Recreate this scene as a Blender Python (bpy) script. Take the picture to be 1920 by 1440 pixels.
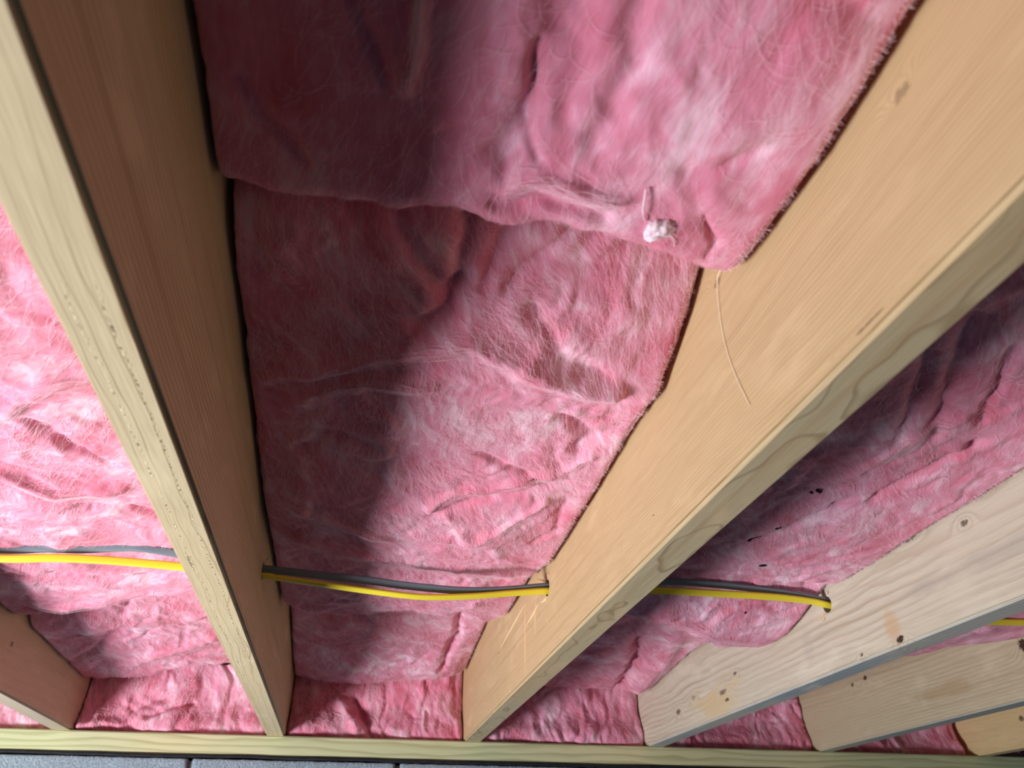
import bpy, bmesh, math, random
import numpy as np
from mathutils import Vector, Matrix

for o in list(bpy.data.objects):
    bpy.data.objects.remove(o)
scene = bpy.context.scene
C = scene.collection
random.seed(4)

# ------------------------------------------------------------------ camera
CAM = Vector((-0.27790, -1.81153, -0.23362))
YAW, PIT, ROL, FPX = 0.187327, 0.549203, 0.002222, 1491.94
fwd = Vector((math.sin(YAW) * math.cos(PIT), math.cos(YAW) * math.cos(PIT), math.sin(PIT)))
rgt0 = Vector((math.cos(YAW), -math.sin(YAW), 0))
up0 = rgt0.cross(fwd)
rgt = rgt0 * math.cos(ROL) + up0 * math.sin(ROL)
upv = -rgt0 * math.sin(ROL) + up0 * math.cos(ROL)
cd = bpy.data.cameras.new('camera')
cam = bpy.data.objects.new('camera', cd)
C.objects.link(cam)
M = Matrix((rgt, upv, -fwd)).transposed().to_4x4()
M.translation = CAM
cam.matrix_world = M
cd.sensor_width = 36.0
cd.lens = FPX / 1920 * 36
cd.clip_start = 0.01
cd.dof.use_dof = True
cd.dof.focus_distance = 0.95
cd.dof.aperture_fstop = 9.0
scene.camera = cam

# ------------------------------------------------------------------ light
world = bpy.data.worlds.new('world')
scene.world = world
world.use_nodes = True
bg = world.node_tree.nodes['Background']
bg.inputs[0].default_value = (0.55, 0.78, 1.0, 1)
bg.inputs[1].default_value = 0.04


def area_light(name, loc, target, size, power, color):
    ld = bpy.data.lights.new(name, 'AREA')
    ld.shape = 'DISK'
    ld.size = size
    ld.energy = power
    ld.color = color
    o = bpy.data.objects.new(name, ld)
    C.objects.link(o)
    o.location = loc
    o.rotation_euler = (Vector(target) - Vector(loc)).to_track_quat('-Z', 'Y').to_euler()
    return o


# daylight from the open bulkhead on the left side of the basement
area_light('doorway_daylight', (-1.65, -1.1, -0.82), (-0.2, -0.85, 0.1), 0.5, 48, (0.985, 0.985, 0.98))

vs = scene.view_settings
vs.view_transform = 'Standard'
vs.look = 'None'
vs.gamma = 1
vs.use_curve_mapping = False
vs.exposure = 0.0

# ------------------------------------------------------------------ helpers
S = 0.4064          # joist spacing
HW = 0.019          # half joist thickness
X0 = -0.0165        # centre of the joist in the middle of the picture
JD = 0.235          # joist depth


def jx(k):
    return X0 + k * S


def lf(k):
    return jx(k) - HW


def rf(k):
    return jx(k) + HW


def mesh_obj(name, me, mat, parent=None, loc=None):
    o = bpy.data.objects.new(name, me)
    C.objects.link(o)
    if mat:
        me.materials.clear()
        me.materials.append(mat)
    if parent:
        o.parent = parent
    if loc is not None:
        o.location = loc
    return o


def tag(o, label, cat, group=None):
    o['label'] = label
    o['category'] = cat
    if group:
        o['group'] = group
    return o


def from_np(name, verts, faces, smooth=True):
    me = bpy.data.meshes.new(name)
    me.from_pydata([tuple(v) for v in verts], [], [tuple(f) for f in faces])
    if smooth:
        me.polygons.foreach_set('use_smooth', [True] * len(me.polygons))
    me.update()
    return me


def bm_box(bm, x0, x1, y0, y1, z0, z1):
    r = bmesh.ops.create_cube(bm, size=1)
    bmesh.ops.scale(bm, vec=(x1 - x0, y1 - y0, z1 - z0), verts=r['verts'])
    bmesh.ops.translate(bm, vec=((x0 + x1) / 2, (y0 + y1) / 2, (z0 + z1) / 2), verts=r['verts'])
    return r['verts']


def bm_mesh(name, bm, smooth=False):
    me = bpy.data.meshes.new(name)
    bm.to_mesh(me)
    bm.free()
    if smooth:
        for p in me.polygons:
            p.use_smooth = True
    return me


# ---- numpy gradient noise
def _hash(ix, iy, seed):
    h = (ix.astype(np.int64) * 374761393 + iy.astype(np.int64) * 668265263 + seed * 974634777) & 0xFFFFFFFF
    h = ((h ^ (h >> 13)) * 1274126177) & 0xFFFFFFFF
    return (h ^ (h >> 16)) & 0xFFFF


def perlin(x, y, seed=0):
    x = np.asarray(x, float)
    y = np.asarray(y, float)
    ix = np.floor(x)
    iy = np.floor(y)
    fx = x - ix
    fy = y - iy

    def g(dx, dy):
        a = _hash(ix + dx, iy + dy, seed) / 65536.0 * 2 * math.pi
        return np.cos(a) * (fx - dx) + np.sin(a) * (fy - dy)
    u = fx * fx * fx * (fx * (fx * 6 - 15) + 10)
    v = fy * fy * fy * (fy * (fy * 6 - 15) + 10)
    a = g(0, 0) * (1 - u) + g(1, 0) * u
    b = g(0, 1) * (1 - u) + g(1, 1) * u
    return (a * (1 - v) + b * v) * 1.4


def fbm(x, y, seed=0, oct=4, gain=0.5):
    s = 0
    a = 1
    for i in range(oct):
        s = s + a * perlin(x * 2 ** i, y * 2 ** i, seed + 17 * i)
        a *= gain
    return s


def polydist(x, y, P):
    d = np.full(np.shape(x), 1e9)
    for (ax, ay), (bx, by) in zip(P[:-1], P[1:]):
        ux, uy = bx - ax, by - ay
        L = ux * ux + uy * uy + 1e-12
        t = np.clip(((x - ax) * ux + (y - ay) * uy) / L, 0, 1)
        d = np.minimum(d, np.hypot(x - ax - t * ux, y - ay - t * uy))
    return d


# ------------------------------------------------------------------ node materials
class NT:
    def __init__(self, name):
        self.m = bpy.data.materials.new(name)
        self.m.use_nodes = True
        self.t = self.m.node_tree
        self.b = self.t.nodes['Principled BSDF']

    def n(self, typ, **kw):
        nd = self.t.nodes.new(typ)
        for k, v in kw.items():
            setattr(nd, k, v)
        return nd

    def put(self, sock, v):
        if hasattr(v, 'is_output') or isinstance(v, bpy.types.NodeSocket):
            self.t.links.new(v, sock)
        else:
            sock.default_value = v

    def math(self, op, a, b=0.0, c=0.0, clamp=False):
        nd = self.n('ShaderNodeMath', operation=op)
        nd.use_clamp = clamp
        self.put(nd.inputs[0], a)
        self.put(nd.inputs[1], b)
        self.put(nd.inputs[2], c)
        return nd.outputs[0]

    def vmath(self, op, a, b=(0, 0, 0)):
        nd = self.n('ShaderNodeVectorMath', operation=op)
        self.put(nd.inputs[0], a)
        self.put(nd.inputs[1], b)
        return nd.outputs[0]

    def noise(self, vec, scale, detail=2.0, rough=0.5, dist=0.0):
        nd = self.n('ShaderNodeTexNoise')
        self.put(nd.inputs['Vector'], vec)
        nd.inputs['Scale'].default_value = scale
        nd.inputs['Detail'].default_value = detail
        nd.inputs['Roughness'].default_value = rough
        nd.inputs['Distortion'].default_value = dist
        return nd

    def ramp(self, fac, stops, interp='LINEAR'):
        nd = self.n('ShaderNodeValToRGB')
        self.put(nd.inputs[0], fac)
        cr = nd.color_ramp
        cr.interpolation = interp
        while len(cr.elements) < len(stops):
            cr.elements.new(0.5)
        for e, (p, c) in zip(cr.elements, stops):
            e.position = p
            e.color = (*c, 1) if len(c) == 3 else c
        return nd.outputs[0]

    def mix(self, fac, a, b, blend='MIX'):
        nd = self.n('ShaderNodeMix', data_type='RGBA', blend_type=blend)
        self.put(nd.inputs[0], fac)
        for s, v in ((nd.inputs[6], a), (nd.inputs[7], b)):
            if isinstance(v, tuple) and len(v) == 3:
                v = (*v, 1)
            self.put(s, v)
        return nd.outputs[2]

    def sstep(self, v, lo, hi, a=0.0, b=1.0):
        nd = self.n('ShaderNodeMapRange', interpolation_type='SMOOTHSTEP')
        self.put(nd.inputs[0], v)
        nd.inputs[1].default_value = lo
        nd.inputs[2].default_value = hi
        nd.inputs[3].default_value = a
        nd.inputs[4].default_value = b
        return nd.outputs[0]

    def bump(self, h, strength, dist, prev=None):
        nd = self.n('ShaderNodeBump')
        nd.inputs['Strength'].default_value = strength
        nd.inputs['Distance'].default_value = dist
        self.put(nd.inputs['Height'], h)
        if prev is not None:
            self.put(nd.inputs['Normal'], prev)
        return nd.outputs[0]


def srgb(r, g, b):
    f = lambda c: (c / 255 / 12.92) if c <= 10 else ((c / 255 + 0.055) / 1.055) ** 2.4
    return (f(r), f(g), f(b))


def wood_mat(name, light, dark, pith, ring=260.0, warp=0.006, line=0.6, knots=(), pits=(), stains=(), seed=0.0,
             wave=3.0, rough=0.62, edge=None):
    """Sawn softwood: growth rings around a pith axis running along local y, with knots (y, z, ry, rz, strength),
    rows of torn grain at local x, and blotchy stains."""
    T = NT(name)
    tc = T.n('ShaderNodeTexCoord').outputs['Object']
    off = T.vmath('ADD', tc, (seed, seed * 3.1, seed * 1.7))
    sep = T.n('ShaderNodeSeparateXYZ')
    T.put(sep.inputs[0], tc)
    x, y, z = sep.outputs
    dx = T.math('SUBTRACT', x, pith[0])
    dz = T.math('SUBTRACT', z, pith[1])
    r = T.math('SQRT', T.math('ADD', T.math('MULTIPLY', dx, dx), T.math('MULTIPLY', dz, dz)))
    lowv = T.vmath('MULTIPLY', off, (6.0, wave, 6.0))
    w1 = T.math('SUBTRACT', T.noise(lowv, 1.0, 3, 0.55).outputs[0], 0.5)
    r = T.math('ADD', r, T.math('MULTIPLY', w1, warp * 2.2))
    lowv2 = T.vmath('MULTIPLY', off, (40.0, 9.0, 40.0))
    w2 = T.math('SUBTRACT', T.noise(lowv2, 1.0, 2, 0.5).outputs[0], 0.5)
    r = T.math('ADD', r, T.math('MULTIPLY', w2, warp * 0.18))
    kmask = None
    kn = T.noise(off, 260, 1).outputs[0]
    for (ky, kz, ry, rz, st) in knots:
        a = T.math('DIVIDE', T.math('SUBTRACT', y, ky), ry)
        b = T.math('DIVIDE', T.math('SUBTRACT', z, kz), rz)
        d2 = T.math('ADD', T.math('MULTIPLY', a, a), T.math('MULTIPLY', b, b))
        g = T.math('POWER', 2.718, T.math('MULTIPLY', d2, -0.22))
        r = T.math('ADD', r, T.math('MULTIPLY', g, 0.016))
        d3 = T.math('MULTIPLY_ADD', T.math('SUBTRACT', kn, 0.5), 2.6, d2)
        k = T.math('MULTIPLY', T.sstep(d3, 0.3, 1.3, 1.0, 0.0), st)
        kmask = k if kmask is None else T.math('MAXIMUM', kmask, k)
    ph = T.math('FRACT', T.math('MULTIPLY', r, ring))
    late = T.math('MULTIPLY', T.sstep(ph, 0.35, 0.86), T.sstep(ph, 0.9, 1.0, 1.0, 0.0))
    modv = T.noise(T.vmath('MULTIPLY', off, (30, 2, 30)), 1.0, 2).outputs[0]
    late = T.math('MULTIPLY', late, T.math('MULTIPLY', T.sstep(modv, 0.3, 0.7, 0.45, 1.0), line))
    fine = T.noise(T.vmath('MULTIPLY', off, (900, 22, 900)), 1.0, 1, 0.6).outputs[0]
    blot = T.noise(T.vmath('MULTIPLY', off, (9, 3, 9)), 1.0, 2, 0.55).outputs[0]
    if edge:      # planed narrow edge; cool light on the underside painted in as grey
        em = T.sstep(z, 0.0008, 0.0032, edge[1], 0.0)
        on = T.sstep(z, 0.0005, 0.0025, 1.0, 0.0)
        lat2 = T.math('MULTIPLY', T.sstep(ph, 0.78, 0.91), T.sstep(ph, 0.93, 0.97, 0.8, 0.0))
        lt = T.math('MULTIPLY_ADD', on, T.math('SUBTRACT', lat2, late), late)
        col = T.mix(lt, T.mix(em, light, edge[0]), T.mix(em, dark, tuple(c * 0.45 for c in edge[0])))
    else:
        col = T.mix(late, light, dark)
    col = T.mix(T.sstep(fine, 0.35, 0.7, 0.0, 0.22), col, tuple(c * 0.72 for c in dark))
    pale = T.noise(T.vmath('MULTIPLY', off, (28, 9, 28)), 1.0, 3, 0.6).outputs[0]
    col = T.mix(T.sstep(pale, 0.52, 0.72, 0.0, 0.45), col, tuple(min(0.9, l * 1.12 + 0.05) for l in light))
    strk = T.noise(T.vmath('MULTIPLY', off, (120, 1.6, 120)), 1.0, 2, 0.5).outputs[0]
    col = T.mix(T.sstep(strk, 0.5, 0.75, 0.0, 0.4), col, dark)
    col = T.mix(T.sstep(blot, 0.35, 0.7, 0.0, 0.5), col, tuple(min(1, 0.35 * c + 0.65 * l * 1.12) for c, l in zip(dark, light)), 'MIX')
    for (sy, sz, ry, rz, sc, st) in stains:
        a = T.math('DIVIDE', T.math('SUBTRACT', y, sy), ry)
        b = T.math('DIVIDE', T.math('SUBTRACT', z, sz), rz)
        d2 = T.math('ADD', T.math('ADD', T.math('MULTIPLY', a, a), T.math('MULTIPLY', b, b)), T.math('MULTIPLY', T.math('SUBTRACT', pale, 0.5), 5.0))
        col = T.mix(T.math('MULTIPLY', T.sstep(d2, -0.2, 1.6, 1.0, 0.0), st * 0.75), col, sc)
    h = T.math('ADD', T.math('MULTIPLY', late, 0.5), T.math('MULTIPLY', fine, 0.8))
    if kmask is not None:
        col = T.mix(kmask, col, (0.045, 0.022, 0.012))
    for (px, amp, wid, y0, y1, thr) in pits:
        wob = T.math('MULTIPLY', T.math('SUBTRACT', T.noise(T.vmath('MULTIPLY', off, (0, 7, 0)), 1.0, 2).outputs[0], 0.5), amp)
        dd = T.math('ABSOLUTE', T.math('SUBTRACT', T.math('SUBTRACT', x, px), wob))
        near = T.sstep(dd, wid * 0.4, wid, 1.0, 0.0)
        sp = T.noise(T.vmath('MULTIPLY', off, (420, 230, 0)), 1.0, 1, 0.6).outputs[0]
        rng = T.math('MULTIPLY', T.sstep(y, y0, y0 + 0.05), T.sstep(y, y1 - 0.05, y1, 1.0, 0.0))
        down = T.sstep(z, 0.001, 0.004, 1.0, 0.0)
        pm = T.math('MULTIPLY', T.math('MULTIPLY', near, T.sstep(sp, thr, thr + 0.07)), T.math('MULTIPLY', rng, down))
        pl = T.math('MULTIPLY', T.math('MULTIPLY', near, T.sstep(sp, 0.36, 0.42, 1.0, 0.0)), T.math('MULTIPLY', rng, down))
        col = T.mix(T.math('MULTIPLY', pm, 0.85), col, (0.09, 0.05, 0.02))
        col = T.mix(T.math('MULTIPLY', pl, 0.6), col, (0.85, 0.72, 0.48))
        h = T.math('SUBTRACT', h, T.math('MULTIPLY', pm, 4.0))
        h = T.math('ADD', h, T.math('MULTIPLY', pl, 3.0))
    T.put(T.b.inputs['Base Color'], col)
    T.b.inputs['Roughness'].default_value = rough
    T.b.inputs['Specular IOR Level'].default_value = 0.35
    T.put(T.b.inputs['Normal'], T.bump(h, 0.35, 0.0006))
    return T.m


def wool_mat(name, ang=0.0, seed=0.0, plane='xy', soft=False):
    T = NT(name)
    tc = T.n('ShaderNodeTexCoord').outputs['Object']
    if plane == 'xz':
        sw = T.n('ShaderNodeVectorRotate', rotation_type='X_AXIS')
        T.put(sw.inputs['Vector'], tc)
        sw.inputs['Angle'].default_value = math.pi / 2
        tc = sw.outputs[0]
    p = T.vmath('ADD', tc, (seed * 0.37, seed * 0.61, seed * 0.23))
    wv = T.noise(p, 7.0, 2, 0.5).outputs['Color']
    wv = T.vmath('MULTIPLY', T.vmath('SUBTRACT', wv, (0.5, 0.5, 0.5)), (0.07, 0.07, 0.05) if soft else (0.12, 0.12, 0.08))
    q = T.vmath('ADD', p, wv)
    rot = T.n('ShaderNodeVectorRotate', rotation_type='Z_AXIS')
    T.put(rot.inputs['Vector'], q)
    rot.inputs['Angle'].default_value = ang
    q = rot.outputs[0]
    a = T.noise(T.vmath('MULTIPLY', q, (22, 11, 18)), 1.0, 4, 0.58).outputs[0]
    b = T.noise(T.vmath('MULTIPLY', q, (130, 26, 80)), 1.0, 3, 0.6).outputs[0]
    c = T.noise(T.vmath('MULTIPLY', q, (900, 70, 500)), 1.0, 1, 0.6).outputs[0]
    c2 = T.noise(T.vmath('MULTIPLY', p, (420, 420, 420)), 1.0, 1, 0.65).outputs[0]
    wa, wb, wc = (0.66, 0.24, 0.10) if soft else (0.58, 0.30, 0.12)
    m = T.math('ADD', T.math('MULTIPLY', a, wa), T.math('ADD', T.math('MULTIPLY', b, wb), T.math('MULTIPLY', c, wc)))
    if soft:  # deeper pink: weaker light on the top batt is put into the colour
        stops = [(0.33, srgb(196, 96, 118)), (0.44, srgb(212, 122, 150)), (0.53, srgb(221, 142, 170)), (0.64, srgb(238, 190, 212))]
    else:
        stops = [(0.33, srgb(200, 96, 118)), (0.44, srgb(222, 134, 162)), (0.53, srgb(233, 164, 192)), (0.62, srgb(248, 214, 232))]
    col = T.ramp(m, stops)
    big = T.noise(p, 4.0, 1, 0.5).outputs[0]
    col = T.mix(T.sstep(big, 0.35, 0.65, 0.0, 0.30), col, srgb(212, 106, 124))
    T.put(T.b.inputs['Base Color'], col)
    T.b.inputs['Roughness'].default_value = 0.95
    T.b.inputs['Specular IOR Level'].default_value = 0.1
    T.b.inputs['Sheen Weight'].default_value = 0.15
    T.b.inputs['Sheen Roughness'].default_value = 0.6
    T.b.inputs['Sheen Tint'].default_value = (1.0, 0.8, 0.9, 1)
    n1 = T.bump(T.math('ADD', b, T.math('MULTIPLY', a, 0.8)), 0.1 if soft else 0.2, 0.004)
    n2 = T.bump(T.math('ADD', c, T.math('MULTIPLY', c2, 0.5)), 0.25 if soft else 0.4, 0.0009, n1)
    T.put(T.b.inputs['Normal'], n2)
    return T.m


def flat_mat(name, col, rough=0.5, spec=0.4, nscale=0, namp=0.15, bscale=0, bdist=0.0):
    T = NT(name)
    tc = T.n('ShaderNodeTexCoord').outputs['Object']
    c = (*col, 1)
    if nscale:
        nz = T.noise(tc, nscale, 4, 0.6).outputs[0]
        c = T.mix(T.sstep(nz, 0.3, 0.7), tuple(v * (1 - namp) for v in col), tuple(min(1, v * (1 + namp)) for v in col))
    T.put(T.b.inputs['Base Color'], c)
    T.b.inputs['Roughness'].default_value = rough
    T.b.inputs['Specular IOR Level'].default_value = spec
    if bscale:
        T.put(T.b.inputs['Normal'], T.bump(T.noise(tc, bscale, 4, 0.6).outputs[0], 0.6, bdist))
    return T.m


# ------------------------------------------------------------------ structure
def struct(o):
    o['kind'] = 'structure'
    return o


bm = bmesh.new()
bm_box(bm, -1.75, 1.75, -2.7, 0.138, JD, JD + 0.018)
struct(mesh_obj('ceiling', bm_mesh('ceiling', bm), flat_mat('subfloor_plywood', (0.30, 0.21, 0.12), 0.8, 0.2, 20, 0.2)))
bm = bmesh.new()
bm_box(bm, -1.75, 1.75, 0.10, 0.138, 0.0, JD)
struct(mesh_obj('wall_rim', bm_mesh('wall_rim', bm), flat_mat('rim_board', (0.34, 0.24, 0.14), 0.8, 0.2, 20, 0.2)))

# foundation wall of concrete blocks, each block a piece of the wall
wall = bpy.data.objects.new('wall_foundation', None)
C.objects.link(wall)
struct(wall)
T = NT('concrete')
tc = T.n('ShaderNodeTexCoord').outputs['Object']
g1 = T.noise(tc, 260, 4, 0.7).outputs[0]
g2 = T.noise(tc, 35, 4, 0.6).outputs[0]
cc = T.ramp(g1, [(0.3, (0.11, 0.15, 0.19)), (0.5, (0.30, 0.40, 0.50)), (0.7, (0.60, 0.71, 0.80))])
cc = T.mix(T.sstep(g2, 0.35, 0.65, 0, 0.35), cc, (0.25, 0.31, 0.36))
T.put(T.b.inputs['Base Color'], cc)
T.b.inputs['Roughness'].default_value = 0.95
T.put(T.b.inputs['Normal'], T.bump(T.math('ADD', g1, g2), 0.9, 0.003))
concrete = T.m
mortar = flat_mat('mortar', (0.20, 0.22, 0.23), 0.95, 0.1, 200, 0.3, 300, 0.002)
ZT = -0.0455


def block_mesh(w, seed, cracks=()):
    """Block with slightly ragged top front edge and vertical cracks cut into its face."""
    nx, nz = 60, 16
    h = 0.19
    xs = np.linspace(0, w, nx)
    zs = np.linspace(0, -h, nz) ** 1.0
    zs = -h * (np.linspace(0, 1, nz) ** 1.8)
    verts = []
    for j, zz in enumerate(zs):
        for i, xx in enumerate(xs):
            e = max(0, 1 - xx / 0.004) + max(0, 1 - (w - xx) / 0.004)
            yy = 0.0005 * perlin(np.array(xx * 140), np.array(zz * 140), seed) + 0.0015 * e
            z2 = zz
            if j == 0:
                yy += 0.002
                z2 += 0.0016 * perlin(np.array(xx * 90), np.array(0.3), seed + 3) - 0.0006
            for (cx, am) in cracks:
                c = cx + 0.004 * perlin(np.array(zz * 120), np.array(1.7), seed + 9)
                yy += am * math.exp(-((xx - c) / 0.0016) ** 2)
            verts.append((xx, float(yy), float(z2)))
    faces = [(j * nx + i, (j + 1) * nx + i, (j + 1) * nx + i + 1, j * nx + i + 1) for j in range(nz - 1) for i in range(nx - 1)]
    n0 = len(verts)
    for (xx, zz) in ((0, 0), (w, 0), (w, -h), (0, -h)):
        verts.append((xx, 0.19, zz - (0.0006 if zz == 0 else 0)))
    top = [i for i in range(nx)]
    bot = [(nz - 1) * nx + i for i in range(nx)]
    lft = [j * nx for j in range(nz)]
    rgt_ = [j * nx + nx - 1 for j in range(nz)]
    faces.append(tuple(top + [n0 + 1, n0]))
    faces.append(tuple(bot[::-1] + [n0 + 3, n0 + 2]))
    faces.append(tuple(lft[::-1] + [n0, n0 + 3]))
    faces.append(tuple(rgt_ + [n0 + 2, n0 + 1]))
    faces.append((n0, n0 + 1, n0 + 2, n0 + 3))
    return from_np('concrete_block', verts, faces, True)


for row in range(3):
    for i in range(-4, 4):
        xl = 0.240 + (i) * S + (0.2032 if row % 2 else 0)
        cr = ()
        w = S - 0.010
        if row == 0 and i == -1:
            w = S - 0.025
        if row == 0 and i == -2:
            cr = ((0.18, 0.004), (0.212, 0.005))
        o = mesh_obj('concrete_block', block_mesh(w, 20 + i + 10 * row, cr), concrete, wall, (xl, -0.003, ZT - 0.2 * row))
bm = bmesh.new()
bm_box(bm, -1.39, 1.85, 0.006, 0.18, ZT - 0.6, ZT - 0.004)
mesh_obj('mortar', bm_mesh('mortar', bm), mortar, wall)

# ------------------------------------------------------------------ sill plate and gasket
T = NT('treated_pine')
tc = T.n('ShaderNodeTexCoord').outputs['Object']
wv = T.noise(T.vmath('MULTIPLY', tc, (2.2, 8, 14)), 1.0, 3).outputs[0]
sp = T.n('ShaderNodeSeparateXYZ')
T.put(sp.inputs[0], tc)
rr = T.math('ADD', T.math('MULTIPLY', sp.outputs[2], 1.0), T.math('MULTIPLY', wv, 0.06))
ph = T.math('FRACT', T.math('MULTIPLY', rr, 75.0))
late = T.math('MULTIPLY', T.sstep(ph, 0.35, 0.85), T.sstep(ph, 0.9, 1.0, 1, 0))
gx = T.noise(T.vmath('MULTIPLY', tc, (1.3, 1, 3)), 1.0, 2).outputs[0]
fine = T.noise(T.vmath('MULTIPLY', tc, (18, 300, 700)), 1.0, 3).outputs[0]
base = T.mix(T.sstep(gx, 0.35, 0.62), (0.76, 0.68, 0.40), (0.58, 0.64, 0.40))
col = T.mix(T.math('MULTIPLY', late, 0.55), base, (0.34, 0.34, 0.15))
col = T.mix(T.sstep(fine, 0.4, 0.75, 0, 0.25), col, (0.36, 0.37, 0.18))
T.put(T.b.inputs['Base Color'], col)
T.b.inputs['Roughness'].default_value = 0.7
T.put(T.b.inputs['Normal'], T.bump(fine, 0.3, 0.0005))
bm = bmesh.new()
bm_box(bm, -1.75, 1.75, 0.0, 0.138, -0.038, 0.0)
bmesh.ops.bevel(bm, geom=[e for e in bm.edges], offset=0.002, segments=2, affect='EDGES')
tag(mesh_obj('sill_plate', bm_mesh('sill_plate', bm), T.m), 'long greenish yellow pressure-treated sill plate lying on the concrete blocks', 'sill plate')

N = 260
v = []
for i in range(N):
    x = -1.75 + 3.5 * i / (N - 1)
    d = float(fbm(np.array(x * 7), np.array(0.5), 5, 3))
    bz = ZT + 0.0008 + 0.0022 * max(0, d)
    fy = -0.0032 - 0.0012 * float(perlin(np.array(x * 12), np.array(4.5), 8))
    v += [(x, fy, -0.0384 + 0.0006 * d), (x, fy - 0.0008, (bz - 0.0384) / 2), (x, fy, bz), (x, 0.13, bz), (x, 0.13, -0.0384)]
f = []
for i in range(N - 1):
    for k in range(5):
        a, b = i * 5 + k, i * 5 + (k + 1) % 5
        f.append((a, b, b + 5, a + 5))
tag(mesh_obj('sill_gasket', from_np('sill_gasket', v, f), flat_mat('black_foam', (0.012, 0.016, 0.022), 0.7, 0.3, 60, 0.3)),
    'thin wavy black foam sealing strip squeezed under the sill plate', 'gasket')

# ------------------------------------------------------------------ joists
YH, ZH = -0.79, 0.089      # bored cable holes


def joist(k, mat, label, ylen=2.6, hole=True):
    bm = bmesh.new()
    bm_box(bm, -HW, HW, -ylen, 0.098, 0, JD)
    es = [e for e in bm.edges if abs(e.verts[0].co.y - e.verts[1].co.y) > 1]
    bmesh.ops.bevel(bm, geom=es, offset=0.0032, segments=3, affect='EDGES')
    me = bm_mesh('floor_joist', bm)
    o = mesh_obj('floor_joist', me, mat, None, (jx(k), 0, 0))
    if hole:
        cb = bmesh.new()
        bmesh.ops.create_cone(cb, cap_ends=True, segments=28, radius1=0.0112, radius2=0.0112, depth=0.08,
                              matrix=Matrix.Translation((jx(k), YH, ZH)) @ Matrix.Rotation(math.pi / 2, 4, 'Y'))
        c = mesh_obj('cutter', bm_mesh('cutter', cb), None)
        md = o.modifiers.new('hole', 'BOOLEAN')
        md.object = c
        md.operation = 'DIFFERENCE'
        md.solver = 'EXACT'
        bpy.context.view_layer.update()
        dg = bpy.context.evaluated_depsgraph_get()
        m2 = bpy.data.meshes.new_from_object(o.evaluated_get(dg))
        o.modifiers.clear()
        o.data = m2
        bpy.data.objects.remove(c)
    tag(o, label, 'joist', 'floor joists overhead')
    return o


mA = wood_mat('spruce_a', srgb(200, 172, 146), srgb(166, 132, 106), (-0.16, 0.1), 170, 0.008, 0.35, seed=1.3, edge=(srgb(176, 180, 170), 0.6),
              knots=[(0.022, 0.033, 0.006, 0.004, 0.8), (-0.409, 0.069, 0.007, 0.004, 0.7)])
mB = wood_mat('spruce_b', srgb(214, 196, 160), srgb(160, 128, 88), (0.030, -0.045), 200, 0.010, 0.75, seed=2.1, wave=3.2, edge=(srgb(214, 198, 164), 0.35),
              pits=[(0.0095, 0.010, 0.0011, -1.50, -0.62, 0.56), (-0.006, 0.012, 0.0010, -1.50, -0.55, 0.58), (-0.0075, 0.004, 0.0014, -1.12, -1.05, 0.40)])
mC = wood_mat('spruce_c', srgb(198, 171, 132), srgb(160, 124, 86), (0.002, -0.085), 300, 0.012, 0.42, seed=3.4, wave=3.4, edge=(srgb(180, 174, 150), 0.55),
              knots=[(-1.587, 0.102, 0.007, 0.004, 0.4), (-1.518, 0.0075, 0.014, 0.0010, 0.6), (-1.372, 0.150, 0.006, 0.004, 0.45),
                     (-1.195, 0.031, 0.002, 0.001, 0.7), (-0.414, 0.088, 0.004, 0.0016, 0.8), (0.011, 0.034, 0.006, 0.002, 0.8)])
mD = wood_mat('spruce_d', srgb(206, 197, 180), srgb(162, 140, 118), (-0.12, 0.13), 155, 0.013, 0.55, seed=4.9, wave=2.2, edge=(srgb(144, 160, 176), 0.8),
              knots=[(-0.4117, 0.0388, 0.016, 0.0045, 0.7), (-0.425, 0.024, 0.010, 0.003, 0.85), (-0.1944, 0.040, 0.012, 0.0055, 0.8), (-0.2778, 0.053, 0.010, 0.004, 0.4),
                     (-0.470, 0.059, 0.006, 0.003, 0.8), (-0.9293, 0.0075, 0.0075, 0.0045, 1.0), (-1.0865, 0.0971, 0.007, 0.0042, 0.75), (-0.993, 0.113, 0.014, 0.0035, 0.7), (-0.8454, 0.0078, 0.004, 0.0022, 0.8)],
              stains=[(-0.36, 0.035, 0.10, 0.03, srgb(206, 176, 118), 0.7), (-0.92, 0.022, 0.016, 0.022, srgb(196, 152, 102), 0.7),
                      (-1.08, 0.052, 0.11, 0.012, srgb(150, 142, 140), 0.45), (-0.72, 0.04, 0.016, 0.03, srgb(168, 160, 150), 0.5)])
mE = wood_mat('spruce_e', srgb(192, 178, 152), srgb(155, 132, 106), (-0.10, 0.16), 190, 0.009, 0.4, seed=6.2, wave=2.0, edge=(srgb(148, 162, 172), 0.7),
              knots=[(-0.2337, 0.1137, 0.007, 0.005, 1.0), (-0.1827, 0.1094, 0.005, 0.004, 0.9), (0.0383, 0.031, 0.008, 0.005, 0.7), (-0.675, 0.079, 0.010, 0.011, 1.0)],
              stains=[(-0.47, 0.047, 0.12, 0.012, srgb(160, 128, 92), 0.6)])
mF = wood_mat('spruce_f', srgb(220, 196, 150), srgb(180, 146, 104), (-0.10, 0.0), 170, 0.009, 0.3, seed=7.7,
              knots=[(-0.1665, 0.0567, 0.008, 0.006, 0.8)])
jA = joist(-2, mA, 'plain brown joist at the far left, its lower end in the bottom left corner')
jB = joist(-1, mB, 'joist with rows of torn grain along its lit narrow underside, left of centre')
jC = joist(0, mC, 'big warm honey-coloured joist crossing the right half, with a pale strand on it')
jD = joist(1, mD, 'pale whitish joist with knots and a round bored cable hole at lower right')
jE = joist(2, mE, 'shaded tan joist just below the pale knotty one, with small black knots')
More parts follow.
